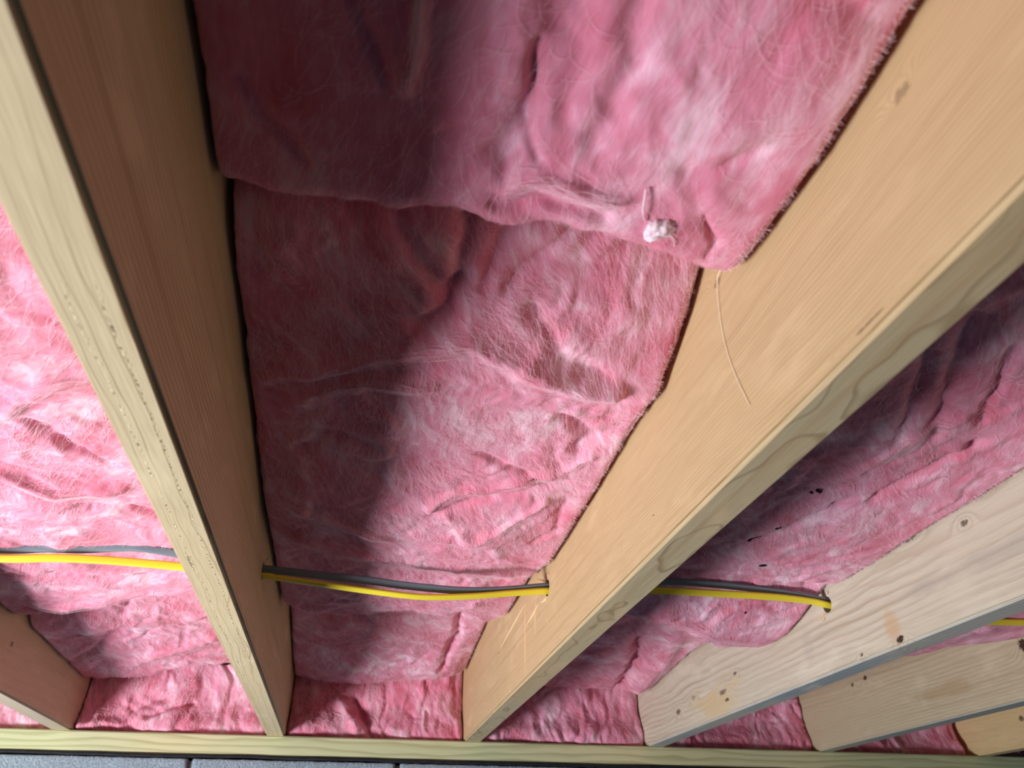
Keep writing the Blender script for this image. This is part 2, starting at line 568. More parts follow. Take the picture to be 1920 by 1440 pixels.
jF = joist(3, mF, 'short visible end of the rightmost joist in the bottom right corner', hole=True)


# ------------------------------------------------------------------ insulation
def interp(xs, ys):
    return lambda t: np.interp(t, xs, ys)


class Surf:
    """Regular grid used both as the batt mesh and for laying fibres on it."""
    def __init__(self, P):
        self.P = P          # (ny, nx, 3)

    def at(self, u, v):
        ny, nx, _ = self.P.shape
        a = np.clip(u, 0, 0.9999) * (nx - 1)
        b = np.clip(v, 0, 0.9999) * (ny - 1)
        i = a.astype(int)
        j = b.astype(int)
        fa = (a - i)[:, None]
        fb = (b - j)[:, None]
        P = self.P
        return (P[j, i] * (1 - fa) + P[j, i + 1] * fa) * (1 - fb) + (P[j + 1, i] * (1 - fa) + P[j + 1, i + 1] * fa) * fb


def grid_mesh(name, P, wall_dir, depth_to):
    """Grid P (ny,nx,3) closed with side walls running along axis wall_dir to coordinate depth_to."""
    ny, nx, _ = P.shape
    V = P.reshape(-1, 3)
    idx = np.arange(ny * nx).reshape(ny, nx)
    F = np.stack([idx[:-1, :-1], idx[:-1, 1:], idx[1:, 1:], idx[1:, :-1]], -1).reshape(-1, 4)
    ring = np.concatenate([idx[0, :], idx[1:, -1], idx[-1, -2::-1], idx[-2:0:-1, 0]])
    loops = [ring]
    n = ny * nx
    vs_ = [V]
    base = V[ring]
    steps = 6
    for s in range(1, steps + 1):
        q = base.copy()
        q[:, wall_dir] = base[:, wall_dir] + (depth_to - base[:, wall_dir]) * s / steps
        vs_.append(q)
        loops.append(np.arange(n, n + len(ring)))
        n += len(ring)
    Fs = [F]
    for a, b in zip(loops[:-1], loops[1:]):
        Fs.append(np.stack([a, b, np.roll(b, -1), np.roll(a, -1)], -1))
    V = np.concatenate(vs_)
    F = np.concatenate(Fs)
    me = bpy.data.meshes.new(name)
    me.vertices.add(len(V))
    me.vertices.foreach_set('co', V.ravel())
    me.loops.add(F.size)
    me.loops.foreach_set('vertex_index', F.ravel().astype(np.int32))
    me.polygons.add(len(F))
    me.polygons.foreach_set('loop_start', np.arange(0, F.size, 4, dtype=np.int32))
    me.polygons.foreach_set('use_smooth', np.ones(len(F), bool))
    me.update(calc_edges=True)
    # closing face at the hidden back
    bm = bmesh.new()
    bm.from_mesh(me)
    bm.verts.ensure_lookup_table()
    try:
        bm.faces.new([bm.verts[i] for i in loops[-1]])
    except Exception:
        pass
    bmesh.ops.recalc_face_normals(bm, faces=bm.faces)
    bm.to_mesh(me)
    bm.free()
    return me


def texture_h(x, y, seed, ang, A):
    """Relief of torn glass wool (positive = bulging outwards)."""
    wx = fbm(x * 8, y * 8, seed + 1, 3)
    wy = fbm(x * 8, y * 8, seed + 2, 3)
    ca, sa = math.cos(ang), math.sin(ang)
    s = x * ca + y * sa
    t = -x * sa + y * ca
    b1 = np.sqrt(0.015 + fbm(s * 13 + 0.9 * wx, t * 7 + 0.9 * wy, seed + 3, 2, 0.4) ** 2)
    b2 = np.sqrt(0.02 + fbm(s * 34 + 1.2 * wx, t * 17 + 1.2 * wy, seed + 4, 2, 0.5) ** 2)
    f1 = fbm(s * 130 + 3 * wx, t * 30 + 3 * wy, seed + 5, 3, 0.6)
    f2 = fbm(x * 160, y * 160, seed + 6, 2, 0.6)
    msk = np.clip(0.5 + 0.9 * perlin(x * 6 + 0.5 * wx, y * 6, seed + 7), 0.15, 1)
    return A * (0.010 * perlin(x * 6, y * 6, seed + 8) + 0.009 * (b1 - 0.35) + 0.0034 * (b2 - 0.3) * msk + 0.0006 * f1 * msk + 0.0004 * f2)


fiber_m = flat_mat('glass_fibre', srgb(248, 205, 220), 0.6, 0.3)


def fibers(parent, surf, n, seed, out, lo=0.008, hi=0.04, width=0.00011, ang=0.0, lift=0.003):
    """Loose glass fibres lying on the wool: thin ribbons following a swirling flow over the surface."""
    rng = np.random.default_rng(seed)
    ny, nx, _ = surf.P.shape
    W = np.linalg.norm(surf.P[ny // 2, -1] - surf.P[ny // 2, 0])
    H = np.linalg.norm(surf.P[-1, nx // 2] - surf.P[0, nx // 2])
    u = rng.uniform(0.0, 1, n)
    v = rng.uniform(0, 1, n)
    # gather them in swarms
    dens = perlin(u * W * 14, v * H * 14, seed + 50)
    keep = dens > rng.uniform(-0.5, 0.5, n)
    u, v = u[keep], v[keep]
    n = len(u)
    L = rng.uniform(lo, hi, n) ** 1.0
    K = 7
    th = ang + math.pi / 2 + 1.2 * perlin(u * W * 6, v * H * 6, seed + 60) + rng.normal(0, 0.35, n)
    curl = rng.normal(0, 0.14, n)
    ph = rng.uniform(0.3, 1.0, n)
    pts = []
    for k in range(K):
        p = surf.at(u, v)
        l = (0.0006 + lift * ph * math.sin(math.pi * k / (K - 1)))[:, None]
        pts.append(p + np.array(out)[None, :] * l)
        u = u + np.cos(th) * L / (K - 1) / W
        v = v + np.sin(th) * L / (K - 1) / H
        th = th + curl
        curl = curl + rng.normal(0, 0.12, n)
    P = np.stack(pts, 1)                       # n,K,3
    ok = np.ones(n, bool)
    d = np.gradient(P, axis=1)
    side = np.cross(d, np.array(out)[None, None, :])
    side /= np.linalg.norm(side, axis=2, keepdims=True) + 1e-9
    w = (width * rng.uniform(0.6, 1.5, n))[:, None, None]
    A = P + side * w
    B = P - side * w
    V = np.stack([A, B], 2).reshape(-1, 3)     # n,K,2
    base = (np.arange(n) * K * 2)[:, None] + (np.arange(K - 1) * 2)[None, :]
    base = base.ravel()
    F = np.stack([base, base + 1, base + 3, base + 2], -1)
    me = bpy.data.meshes.new('loose_fibers')
    me.vertices.add(len(V))
    me.vertices.foreach_set('co', V.ravel())
    me.loops.add(F.size)
    me.loops.foreach_set('vertex_index', F.ravel().astype(np.int32))
    me.polygons.add(len(F))
    me.polygons.foreach_set('loop_start', np.arange(0, F.size, 4, dtype=np.int32))
    me.update(calc_edges=True)
    o = mesh_obj('loose_fibers', me, fiber_m, parent)
    o['kind'] = 'stuff'
    return o


def fringe(parent, P, seed, side, n=1500):
    """Short torn fibres sticking out of a cut edge of the wool towards the joist."""
    rng = np.random.default_rng(seed + 900 + side)
    col = P[:, -1 if side > 0 else 0]
    inn = P[:, -5 if side > 0 else 4]
    j = rng.integers(0, len(col), n)
    t = rng.uniform(0, 1, n)[:, None]
    p0 = col[j] * (1 - t) + inn[j] * t - np.array([0, 0, 0.0003])
    clump = perlin(p0[:, 1] * 60, p0[:, 1] * 0, seed)
    L = np.clip(rng.uniform(0.001, 0.0042, n) * (1 + 0.8 * clump), 0.0006, 0.006)
    d = np.column_stack([np.full(n, float(side)), rng.normal(0, 0.55, n), rng.normal(-0.55, 0.35, n)])
    d /= np.linalg.norm(d, axis=1, keepdims=True)
    p1 = p0 + d * L[:, None]
    sd = np.cross(d, (0.0, 0.35, 1.0))
    sd /= np.linalg.norm(sd, axis=1, keepdims=True)
    w = 0.00011
    V = np.stack([p0 + sd * w, p0 - sd * w, p1 - sd * w * 0.4, p1 + sd * w * 0.4], 1).reshape(-1, 3)
    F = np.arange(4 * n).reshape(-1, 4)
    o = mesh_obj('edge_fringe', from_np('edge_fringe', V, F, False), fiber_m, parent)
    o['kind'] = 'stuff'


def wisps(parent, P, feats, seed, out, per=90):
    """Pale pulled strands gathered along the ridges of the wool."""
    rng = np.random.default_rng(seed + 400)
    flat = P[::3, ::3].reshape(-1, 3)
    V, F = [], []
    for (L, wd, dp) in feats:
        if dp <= 0:
            continue
        Q = catmull([(a, b) for a, b in L], 12)
        n = len(Q)
        for i in range(per):
            a = int(rng.integers(0, max(1, n - 6)))
            b = int(min(n, a + rng.integers(5, 16)))
            seg = Q[a:b]
            if len(seg) < 4:
                continue
            seg = seg + rng.normal(0, wd * 0.55, 2) + np.cumsum(rng.normal(0, 0.0004, seg.shape), 0)
            ii = np.argmin((flat[:, 0][None] - seg[:, 0][:, None]) ** 2 + (flat[:, 1][None] - seg[:, 1][:, None]) ** 2, 1)
            z = flat[ii, 2]
            z = np.convolve(np.pad(z, 1, 'edge'), np.ones(3) / 3, 'valid') - rng.uniform(0.001, 0.0035)
            p = np.column_stack([seg, z])
            d = np.gradient(p, axis=0)
            sd = np.cross(d, np.array(out))
            sd /= np.linalg.norm(sd, axis=1, keepdims=True) + 1e-9
            w = rng.uniform(0.00006, 0.00016) * np.sin(np.linspace(0.15, math.pi - 0.15, len(p)))[:, None]
            k0 = len(V)
            for q, r_ in zip(p + sd * w, p - sd * w):
                V.append(q)
                V.append(r_)
            F += [(k0 + 2 * j, k0 + 2 * j + 1, k0 + 2 * j + 3, k0 + 2 * j + 2) for j in range(len(p) - 1)]
    if V:
        o = mesh_obj('pulled_wisps', from_np('pulled_wisps', V, F, False), fiber_m, parent)
        o['kind'] = 'stuff'


def catmull(P, n=14):
    P = [np.array(p, float) for p in P]
    Q = [2 * P[0] - P[1]] + P + [2 * P[-1] - P[-2]]
    o = []
    for i in range(1, len(Q) - 2):
        for t in np.linspace(0, 1, n, endpoint=False):
            a, b, c, d = Q[i - 1], Q[i], Q[i + 1], Q[i + 2]
            o.append(0.5 * ((2 * b) + (c - a) * t + (2 * a - 5 * b + 4 * c - d) * t * t + (3 * b - a - 3 * c + d) * t ** 3))
    o.append(P[-1])
    return np.array(o)


def ceiling_batt(label, kl, kr, y0, y1, zl, zr, seed, ang=0.0, res=0.002, sag=0.012, R0=0.03, R1=0.03, lift0=0.05, lift1=0.05,
                 A=1.0, gap=(0.002, 0.003), feats=(), nf=4000, ztop=0.229, group='ceiling insulation', fib=None, endsag=0.0, soft=False):
    xl, xr = rf(kl) + gap[0], lf(kr) - gap[1]
    w = xr - xl
    L = float(np.max(y1(np.linspace(xl, xr, 9))) - np.min(y0(np.linspace(xl, xr, 9))))
    nx = max(30, int(w / res))
    ny = max(30, int(L / res))
    # finer spacing towards the rims so that the rounded rims stay smooth
    u = np.linspace(0, 1, nx)
    v = np.linspace(0, 1, ny)
    U, Vv = np.meshgrid(u, v)
    xx = xl + U * w
    ya, yb = y0(xx), y1(xx)
    ya = ya + 0.004 * fbm(xx * 30, xx * 0 + 2.2, seed + 31, 3)
    yb = yb + 0.005 * fbm(xx * 30, xx * 0 + 7.2, seed + 32, 3)
    Y = ya + Vv * (yb - ya)
    X = xx + (1 - U) * (0.0012 + 0.003 * fbm(Y * 22, Y * 0 + 1.5, seed + 33, 4, 0.6)) - U * (0.0012 + 0.0042 * fbm(Y * 22, Y * 0 + 5.5, seed + 34, 4, 0.6))
    Z = zl(Y) * (1 - U) + zr(Y) * U
    Z = Z - sag * (1 - (2 * U - 1) ** 2)
    out = texture_h(X, Y, seed, ang, A)
    for (P, wd, dp) in feats:
        d = polydist(X + 0.004 * perlin(X * 40, Y * 40, seed + 70), Y + 0.004 * perlin(X * 40, Y * 40, seed + 71), P)
        out = out + dp * np.exp(-(d / wd) ** 2)
    dd = np.minimum(X - xl, xr - X)
    fade = np.clip(dd / 0.03, 0.25, 1)
    Z = Z - out * fade
    Re = 0.010

    def rnd(d, R, lift):
        t = np.clip(1 - d / R, 0, 1)
        return lift * (1 - np.sqrt(np.maximum(0, 1 - t ** 2)))
    Z = Z + rnd(np.maximum(dd, 0), Re, 0.010)
    Z = Z + rnd(Y - ya, R0, lift0) + rnd(yb - Y, R1, lift1)
    if endsag:
        Z = Z - endsag * np.exp(-((yb - Y - 0.05) / 0.05) ** 2)
    Z = np.minimum(Z, ztop - 0.004)
    P = np.stack([X, Y, Z], -1)
    me = grid_mesh('insulation_batt', P, 2, ztop)
    o = mesh_obj('insulation_batt', me, wool_mat('pink_wool', ang, seed, soft=soft))
    tag(o, label, 'insulation', group)
    sf = Surf(P)
    if nf:
        fibers(o, sf, nf, seed, (0, 0, -1), ang=-ang, **(fib or {}))
        wisps(o, P, feats, seed, (0, 0, -1))
        fringe(o, P, seed, 1, int(3200 * L))
    return o, sf


def rim_batt(label, kl, kr, seed, yf=0.034, ztop=0.16, res=0.0022, A=1.0, gap=(0.002, 0.002), feats=(), nf=600, lump=0.012, ymin=0.0005, sides=None):
    xl, xr = (sides if sides else (rf(kl) + gap[0], lf(kr) - gap[1]))
    w = xr - xl
    nx = int(w / res)
    nz = int(ztop / res)
    U, Vv = np.meshgrid(np.linspace(0, 1, nx), np.linspace(0, 1, nz))
    X = xl + U * w
    z0 = 0.0012 + 0.0024 * np.abs(fbm(X * 25, X * 0 + 3.3, seed + 41, 3))
    Z = z0 + Vv * (ztop - z0)
    X = X + (1 - U) * 0.003 * fbm(Z * 30, Z * 0 + 1, seed + 42, 3) - U * 0.003 * fbm(Z * 30, Z * 0 + 5, seed + 43, 3)
    h = texture_h(X, Z * 0.8, seed, 0.0, A * 1.25)
    # upright puckers gathered at the foot
    wob = fbm(X * 9, Z * 9, seed + 44, 2)
    pk = np.sqrt(0.012 + perlin(X * 24 + 1.8 * wob, Z * 10, seed + 45) ** 2)
    h = h + 0.010 * (pk - 0.3) * np.clip(1.15 - Z / 0.10, 0.15, 1)
    for (P, wd, dp) in feats:
        h = h + dp * np.exp(-(polydist(X, Z, P) / wd) ** 2)
    dd = np.maximum(np.minimum(X - xl, xr - X), 0)
    t = np.clip(1 - dd / 0.010, 0, 1)
    t2 = np.clip(1 - (Z - z0) / 0.008, 0, 1)
    Y = yf - h - lump * np.exp(-((Z - 0.012) / 0.035) ** 2) + 0.008 * (1 - np.sqrt(1 - t ** 2)) + 0.005 * (1 - np.sqrt(np.maximum(0, 1 - t2 ** 2)))
    Y = np.minimum(ymin + np.logaddexp(0, (Y - ymin) / 0.003) * 0.003, 0.09)
    P = np.stack([X, Y, Z], -1)[:, ::-1]
    me = grid_mesh('insulation_batt', P, 1, 0.096)
    o = mesh_obj('insulation_batt', me, wool_mat('pink_wool_rim', 0.2, seed, 'xz'))
    tag(o, label, 'insulation', 'rim pocket insulation')
    if nf:
        fibers(o, Surf(P), nf, seed, (0, -1, 0), lo=0.006, hi=0.03, width=0.00018)
    return o


k = lambda v: (lambda t: np.full(np.shape(t), float(v)))
G, Rg = -1, 1     # groove / ridge


def gr(P, w, d):
    return (P, w, -d)


def rd(P, w, d):
    return (P, w, d)


# --- bay between the second joist and the big joist
seam1 = interp([-0.404, -0.359, -0.317, -0.274, -0.239, -0.202, -0.167, -0.123, -0.089, -0.061, -0.045, -0.036],
               [-1.378, -1.388, -1.395, -1.402, -1.412, -1.408, -1.418, -1.409, -1.402, -1.393, -1.394, -1.40])
topBC, sf_top = ceiling_batt('wide pink batt across the top centre, overlapping the next one with a fold', -1, 0, k(-2.35), seam1,
    interp([-2.4, -1.52, -1.36], [0.16, 0.163, 0.158]), interp([-2.4, -1.62, -1.526, -1.449, -1.395], [0.124, 0.124, 0.116, 0.120, 0.124]),
    11, ang=-0.15, sag=0.016, R1=0.035, lift1=0.045, A=0.5, soft=True, nf=7000, gap=(0.003, 0.006),
    feats=[gr([(-0.213, -1.62), (-0.209, -1.571), (-0.215, -1.526), (-0.223, -1.486)], 0.009, 0.006),
           gr([(-0.204, -1.595), (-0.197, -1.557), (-0.194, -1.523)], 0.007, 0.004),
           gr([(-0.179, -1.63), (-0.170, -1.563), (-0.171, -1.508)], 0.008, 0.004),
           rd([(-0.278, -1.65), (-0.278, -1.558), (-0.281, -1.521)], 0.004, 0.004),
           gr([(-0.315, -1.562), (-0.304, -1.543), (-0.292, -1.522)], 0.006, 0.005),
           gr([(-0.378, -1.484), (-0.362, -1.463), (-0.339, -1.441)], 0.007, 0.006),
           gr([(-0.217, -1.487), (-0.220, -1.455)], 0.005, 0.003),
           rd([(-0.218, -1.462), (-0.199, -1.477), (-0.175, -1.473), (-0.147, -1.469)], 0.006, 0.005),
           gr([(-0.218, -1.445), (-0.190, -1.458), (-0.150, -1.452)], 0.005, 0.005),
           gr([(-0.116, -1.504), (-0.101, -1.507), (-0.082, -1.525)], 0.006, 0.0035),
           gr([(-0.089, -1.466), (-0.080, -1.455), (-0.071, -1.443), (-0.068, -1.425)], 0.0025, 0.003),
           gr([(-0.218, -1.563), (-0.215, -1.515), (-0.204, -1.489)], 0.004, 0.004)],
    fib=dict(lo=0.01, hi=0.05, width=0.00006, lift=0.002))

seam2 = interp([-0.404, -0.388, -0.307, -0.256, -0.197, -0.111, -0.064, -0.036], [-0.49, -0.48, -0.454, -0.474, -0.505, -0.515, -0.46, -0.50])
midBC, sf_mid = ceiling_batt('middle pink batt with a bright lit patch, right above the cable span', -1, 0, lambda x: seam1(x) + 0.006, seam2,
    interp([-1.40, -1.235, -0.902, -0.589, -0.48], [0.172, 0.161, 0.128, 0.126, 0.128]),
    interp([-1.40, -1.358, -1.325, -1.253, -1.183, -1.014, -0.834, -0.703, -0.489], [0.175, 0.171, 0.150, 0.118, 0.122, 0.112, 0.106, 0.128, 0.124]),
    23, ang=0.35, sag=0.010, R0=0.05, R1=0.03, lift0=0.03, lift1=0.05, A=0.9, nf=22000, gap=(0.003, 0.005),
    feats=[rd([(-0.388, -1.165), (-0.313, -1.216), (-0.262, -1.260), (-0.212, -1.282), (-0.175, -1.269), (-0.126, -1.252), (-0.082, -1.248)], 0.010, 0.009),
           rd([(-0.351, -1.142), (-0.295, -1.202), (-0.240, -1.217)], 0.007, 0.005),
           gr([(-0.227, -1.327), (-0.236, -1.296), (-0.255, -1.285)], 0.008, 0.012),
           gr([(-0.227, -1.433), (-0.230, -1.378), (-0.231, -1.326)], 0.007, 0.007),
           gr([(-0.167, -1.317), (-0.132, -1.277), (-0.097, -1.267)], 0.008, 0.006),
           gr([(-0.187, -1.425), (-0.197, -1.384), (-0.211, -1.330)], 0.006, 0.006),
           gr([(-0.143, -1.423), (-0.158, -1.380), (-0.188, -1.334)], 0.006, 0.005),
           gr([(-0.298, -1.419), (-0.278, -1.368), (-0.238, -1.318)], 0.007, 0.005),
           rd([(-0.217, -0.978), (-0.187, -1.021), (-0.144, -1.043), (-0.089, -1.081), (-0.066, -1.124)], 0.004, 0.006),
           gr([(-0.210, -0.960), (-0.170, -1.000), (-0.120, -1.030), (-0.080, -1.060)], 0.006, 0.005),
           gr([(-0.107, -1.178), (-0.074, -1.152), (-0.083, -1.126)], 0.008, 0.010),
           rd([(-0.223, -0.903), (-0.171, -0.904), (-0.147, -0.917), (-0.117, -0.966), (-0.091, -1.018)], 0.005, 0.006),
           gr([(-0.355, -1.049), (-0.322, -1.092), (-0.281, -1.088)], 0.008, 0.006),
           rd([(-0.399, -0.942), (-0.335, -0.923), (-0.246, -0.871)], 0.006, 0.005),
           gr([(-0.068, -1.022), (-0.061, -0.943), (-0.079, -0.904)], 0.005, 0.006),
           gr([(-0.175, -1.096), (-0.139, -1.078), (-0.106, -1.058)], 0.006, 0.005),
           rd([(-0.363, -0.829), (-0.269, -0.788), (-0.139, -0.770), (-0.044, -0.742)], 0.014, 0.008),
           gr([(-0.074, -1.190), (-0.042, -1.202)], 0.003, 0.008)],
    fib=dict(lo=0.008, hi=0.045, width=0.00007, lift=0.003))
lowBC, _ = ceiling_batt('puffy pink batt piece below the cable span, between seam and rim pocket', -1, 0, lambda x: seam2(x) + 0.004, k(0.03),
    interp([-0.5, -0.42, -0.3, -0.018, 0.03], [0.190, 0.180, 0.155, 0.116, 0.116]), interp([-0.5, -0.42, -0.26, 0.037], [0.190, 0.185, 0.165, 0.138]),
    37, ang=0.5, sag=0.010, R0=0.04, R1=0.05, lift0=0.03, lift1=0.06, A=0.9, nf=4000, res=0.0026,
    feats=[gr([(-0.39, -0.40), (-0.33, -0.33), (-0.28, -0.34)], 0.012, 0.012), gr([(-0.10, -0.46), (-0.09, -0.25), (-0.10, -0.08)], 0.008, 0.012),
           rd([(-0.32, -0.08), (-0.22, -0.06), (-0.12, -0.08)], 0.07, 0.020)])

# --- bay between the first and second joist
seamAB = interp([-0.81, -0.803, -0.75, -0.694, -0.629, -0.544, -0.511, -0.45], [-0.41, -0.416, -0.467, -0.506, -0.527, -0.581, -0.601, -0.62])
topAB, _ = ceiling_batt('brightly lit pink batt at the left edge, with cables across it', -2, -1, k(-2.2), seamAB,
    interp([-2.2, -0.5], [0.125, 0.104]), interp([-2.2, -1.2, -0.6], [0.125, 0.120, 0.118]),
    41, ang=-0.7, sag=0.014, R1=0.035, lift1=0.05, A=0.85, nf=14000, res=0.0024,
    feats=[rd([(-0.66, -1.09), (-0.600, -1.140), (-0.550, -1.195), (-0.515, -1.206)], 0.007, 0.007),
           gr([(-0.579, -1.124), (-0.561, -1.074), (-0.535, -1.044)], 0.008, 0.009),
           rd([(-0.642, -1.011), (-0.605, -0.964), (-0.539, -0.977)], 0.008, 0.007),
           gr([(-0.590, -0.923), (-0.541, -0.917), (-0.512, -0.890)], 0.007, 0.008),
           rd([(-0.779, -0.588), (-0.725, -0.531), (-0.650, -0.532)], 0.02, 0.006),
           gr([(-0.726, -0.671), (-0.667, -0.694), (-0.605, -0.671), (-0.527, -0.687)], 0.012, 0.007)],
    fib=dict(lo=0.008, hi=0.05, width=0.00009, lift=0.003))
lowAB, _ = ceiling_batt('rounded pink batt piece in front of the left rim pocket, under the cable batt', -2, -1, lambda x: seamAB(x) + 0.004,
    interp([-0.805, -0.717, -0.613, -0.45], [0.02, 0.02, -0.03, -0.05]),
    interp([-0.42, -0.36, 0.036], [0.125, 0.105, 0.09]), interp([-0.6, -0.3, 0.0], [0.165, 0.150, 0.125]), 53, ang=0.2, sag=0.004, R0=0.04, R1=0.06, lift0=0.03, lift1=0.05, A=1.0, nf=4000, res=0.0026,
    feats=[gr([(-0.808, -0.138), (-0.742, -0.215), (-0.682, -0.324)], 0.010, 0.009), rd([(-0.699, -0.114), (-0.616, -0.198), (-0.545, -0.233)], 0.02, 0.007),
           gr([(-0.640, -0.467), (-0.658, -0.399)], 0.006, 0.006)])

# --- bay between the big joist and the pale joist
seamCD = interp([0.0, 0.095, 0.145, 0.236, 0.292, 0.352, 0.371], [-0.66, -0.647, -0.634, -0.602, -0.565, -0.575, -0.62])
topCD, sf_cd = ceiling_batt('long shaded pink batt right of the big joist, flecked with dark specks', 0, 1, k(-2.2), seamCD,
    interp([-2.2, -0.85, -0.72, -0.6], [0.14, 0.125, 0.115, 0.10]), interp([-2.2, -1.184, -0.973, -0.84, -0.81, -0.77, -0.72, -0.671, -0.6], [0.12, 0.111, 0.106, 0.102, 0.108, 0.098, 0.082, 0.072, 0.072]),
    67, ang=0.5, sag=0.004, R1=0.03, lift1=0.06, A=0.85, nf=9000, res=0.0024, gap=(0.002, 0.004),
    feats=[gr([(0.02, -0.80), (0.36, -0.80)], 0.035, 0.008), gr([(0.152, -1.401), (0.199, -1.314), (0.238, -1.230)], 0.008, 0.008), gr([(0.149, -1.355), (0.187, -1.273), (0.211, -1.213)], 0.006, 0.006),
           gr([(0.215, -1.368), (0.247, -1.304), (0.267, -1.258)], 0.006, 0.007), rd([(0.207, -1.137), (0.219, -1.226), (0.246, -1.264)], 0.006, 0.005),
           gr([(0.261, -1.089), (0.274, -1.163), (0.290, -1.229)], 0.006, 0.006), gr([(0.171, -0.932), (0.209, -0.996), (0.238, -1.085)], 0.006, 0.005),
           rd([(0.169, -0.694), (0.246, -0.649), (0.365, -0.641)], 0.02, 0.006)])
lowCD, _ = ceiling_batt('folded pink batt piece right of the big joist, above its rim pocket', 0, 1, lambda x: seamCD(x) + 0.004, k(0.028),
    interp([-0.65, -0.3, 0.03], [0.165, 0.150, 0.120]), interp([-0.6, -0.302, 0.029], [0.135, 0.131, 0.104]), 71, ang=0.9, sag=0.006, R0=0.04, R1=0.06, lift0=0.03, lift1=0.05, A=1.0, nf=3000, res=0.0028,
    feats=[gr([(0.234, -0.385), (0.285, -0.216), (0.310, 0.03)], 0.012, 0.020), rd([(0.29, -0.42), (0.33, -0.24), (0.345, -0.05)], 0.02, 0.010)])

# --- bays further right
topDE, _ = ceiling_batt('dim mauve strip of batt between the pale joist and the shaded tan one', 1, 2, k(-2.0), k(-0.42),
    k(0.11), interp([-2, -0.68, -0.537, -0.42], [0.10, 0.086, 0.112, 0.118]), 83, ang=0.2, sag=0.01, A=0.8, nf=800, res=0.004)
lowDE, _ = ceiling_batt('batt piece hidden deep behind the pale joist, near its rim pocket', 1, 2, k(-0.415), k(0.03), k(0.13), k(0.13), 89, nf=0, res=0.004)
topEF, _ = ceiling_batt('batt between the two rightmost joists, mostly hidden behind the tan joist', 2, 3, k(-2.0), k(0.03), k(0.12), k(0.12), 97, nf=0, res=0.005)

# --- rim pockets, seen just above the sill plate
rim_batt('scrap of pink wool on the sill plate at the far left edge', -3, -2, 103, yf=0.03, nf=200, ztop=0.13, sides=(-1.20, lf(-2) - 0.002))
rim_batt('bright crumpled pink wool on the sill plate between the first two joists', -2, -1, 107, yf=0.034, ztop=0.14, nf=1500, A=1.2, lump=0.022,
         feats=[((((-0.80, 0.010), (-0.76, 0.018), (-0.73, 0.014))), 0.008, 0.010), (((-0.68, 0.03), (-0.64, 0.05), (-0.60, 0.06)), 0.005, -0.012)])
rim_batt('half-shadowed pink wool on the sill plate, left of the big honey-coloured joist', -1, 0, 113, yf=0.036, ztop=0.165, nf=1500, A=1.1, lump=0.022,
         feats=[(((-0.30, 0.075), (-0.28, 0.05), (-0.26, 0.02)), 0.010, 0.012), (((-0.27, 0.08), (-0.245, 0.04), (-0.23, 0.005)), 0.006, -0.012),
                (((-0.39, 0.02), (-0.33, 0.03), (-0.29, 0.04)), 0.015, 0.008)])
rim_batt('pink wool with upright folds on the sill plate between big joist and pale joist', 0, 1, 127, yf=0.032, ztop=0.15, nf=1200, A=1.1, lump=0.024, ymin=-0.0035)
rim_batt('dim pink wool on the sill plate between the pale joist and the tan joist', 1, 2, 131, yf=0.040, ztop=0.15, nf=700, lump=0.02)
rim_batt('dim pink wool on the sill plate between the two rightmost joists', 2, 3, 137, yf=0.045, ztop=0.14, nf=500, lump=0.02, gap=(0.002, 0.012))
rim_batt('dark sliver of pink wool on the sill plate in the bottom right corner', 3, 4, 139, yf=0.04, ztop=0.13, nf=0, sides=(rf(3) + 0.002, 1.56))


# ------------------------------------------------------------------ small wool details
def surf_z(sf, x, y):
    P = sf.P.reshape(-1, 3)
    i = np.argmin((P[:, 0] - x) ** 2 + (P[:, 1] - y) ** 2)
    return P[i, 2]


# pale tuft standing off the upper batt
rng = random.Random(8)
bm = bmesh.new()
bmesh.ops.create_icosphere(bm, subdivisions=4, radius=1)
for vtx in bm.verts:
    c = vtx.co.copy()
    nz_ = float(fbm(np.array(c.x * 1.8 + 3), np.array(c.y * 1.8 + c.z * 1.3), 5, 4, 0.6))
    rr_ = 1 + 0.35 * nz_
    vtx.co = Vector((c.x * 0.0088 * rr_, c.y * 0.0072 * rr_, c.z * 0.005 * rr_))
    if c.x < -0.2 and c.y > 0:
        vtx.co.y += 0.005 * c.y
tx, ty = -0.1135, -1.4515
tz = surf_z(sf_top, tx, ty) - 0.001
tuft_m = flat_mat('pale_tuft', srgb(250, 222, 236), 0.95, 0.1, 300, 0.12, 500, 0.0015)
tf = mesh_obj('fiber_tuft', bm_mesh('fiber_tuft', bm, True), tuft_m, topBC, (tx, ty, tz))
tf['label'] = 'small whitish tuft of loose wool'
rg = np.random.default_rng(5)
tv, tfc = [], []
for i in range(420):
    n_ = rg.normal(0, 1, 3)
    n_ /= np.linalg.norm(n_)
    p = n_ * np.array([0.0085, 0.0075, 0.0048])
    d = n_ * 0.6 + rg.normal(0, 0.7, 3)
    d /= np.linalg.norm(d)
    L_ = rg.uniform(0.002, 0.0055)
    sd = np.cross(d, (0, 0.3, 1.0))
    sd /= np.linalg.norm(sd) + 1e-9
    b_ = len(tv)
    for t_ in (0, 0.5, 1.0):
        c_ = p + d * L_ * t_ + np.array([0, 0.0, -0.0008]) * t_ * t_
        w_ = 0.0001 * (1 - 0.6 * t_)
        tv += [c_ + sd * w_, c_ - sd * w_]
    tfc += [(b_, b_ + 1, b_ + 3, b_ + 2), (b_ + 2, b_ + 3, b_ + 5, b_ + 4)]
fz = mesh_obj('tuft_fibers', from_np('tuft_fibers', tv, tfc, False), tuft_m, tf)
fz['kind'] = 'stuff'


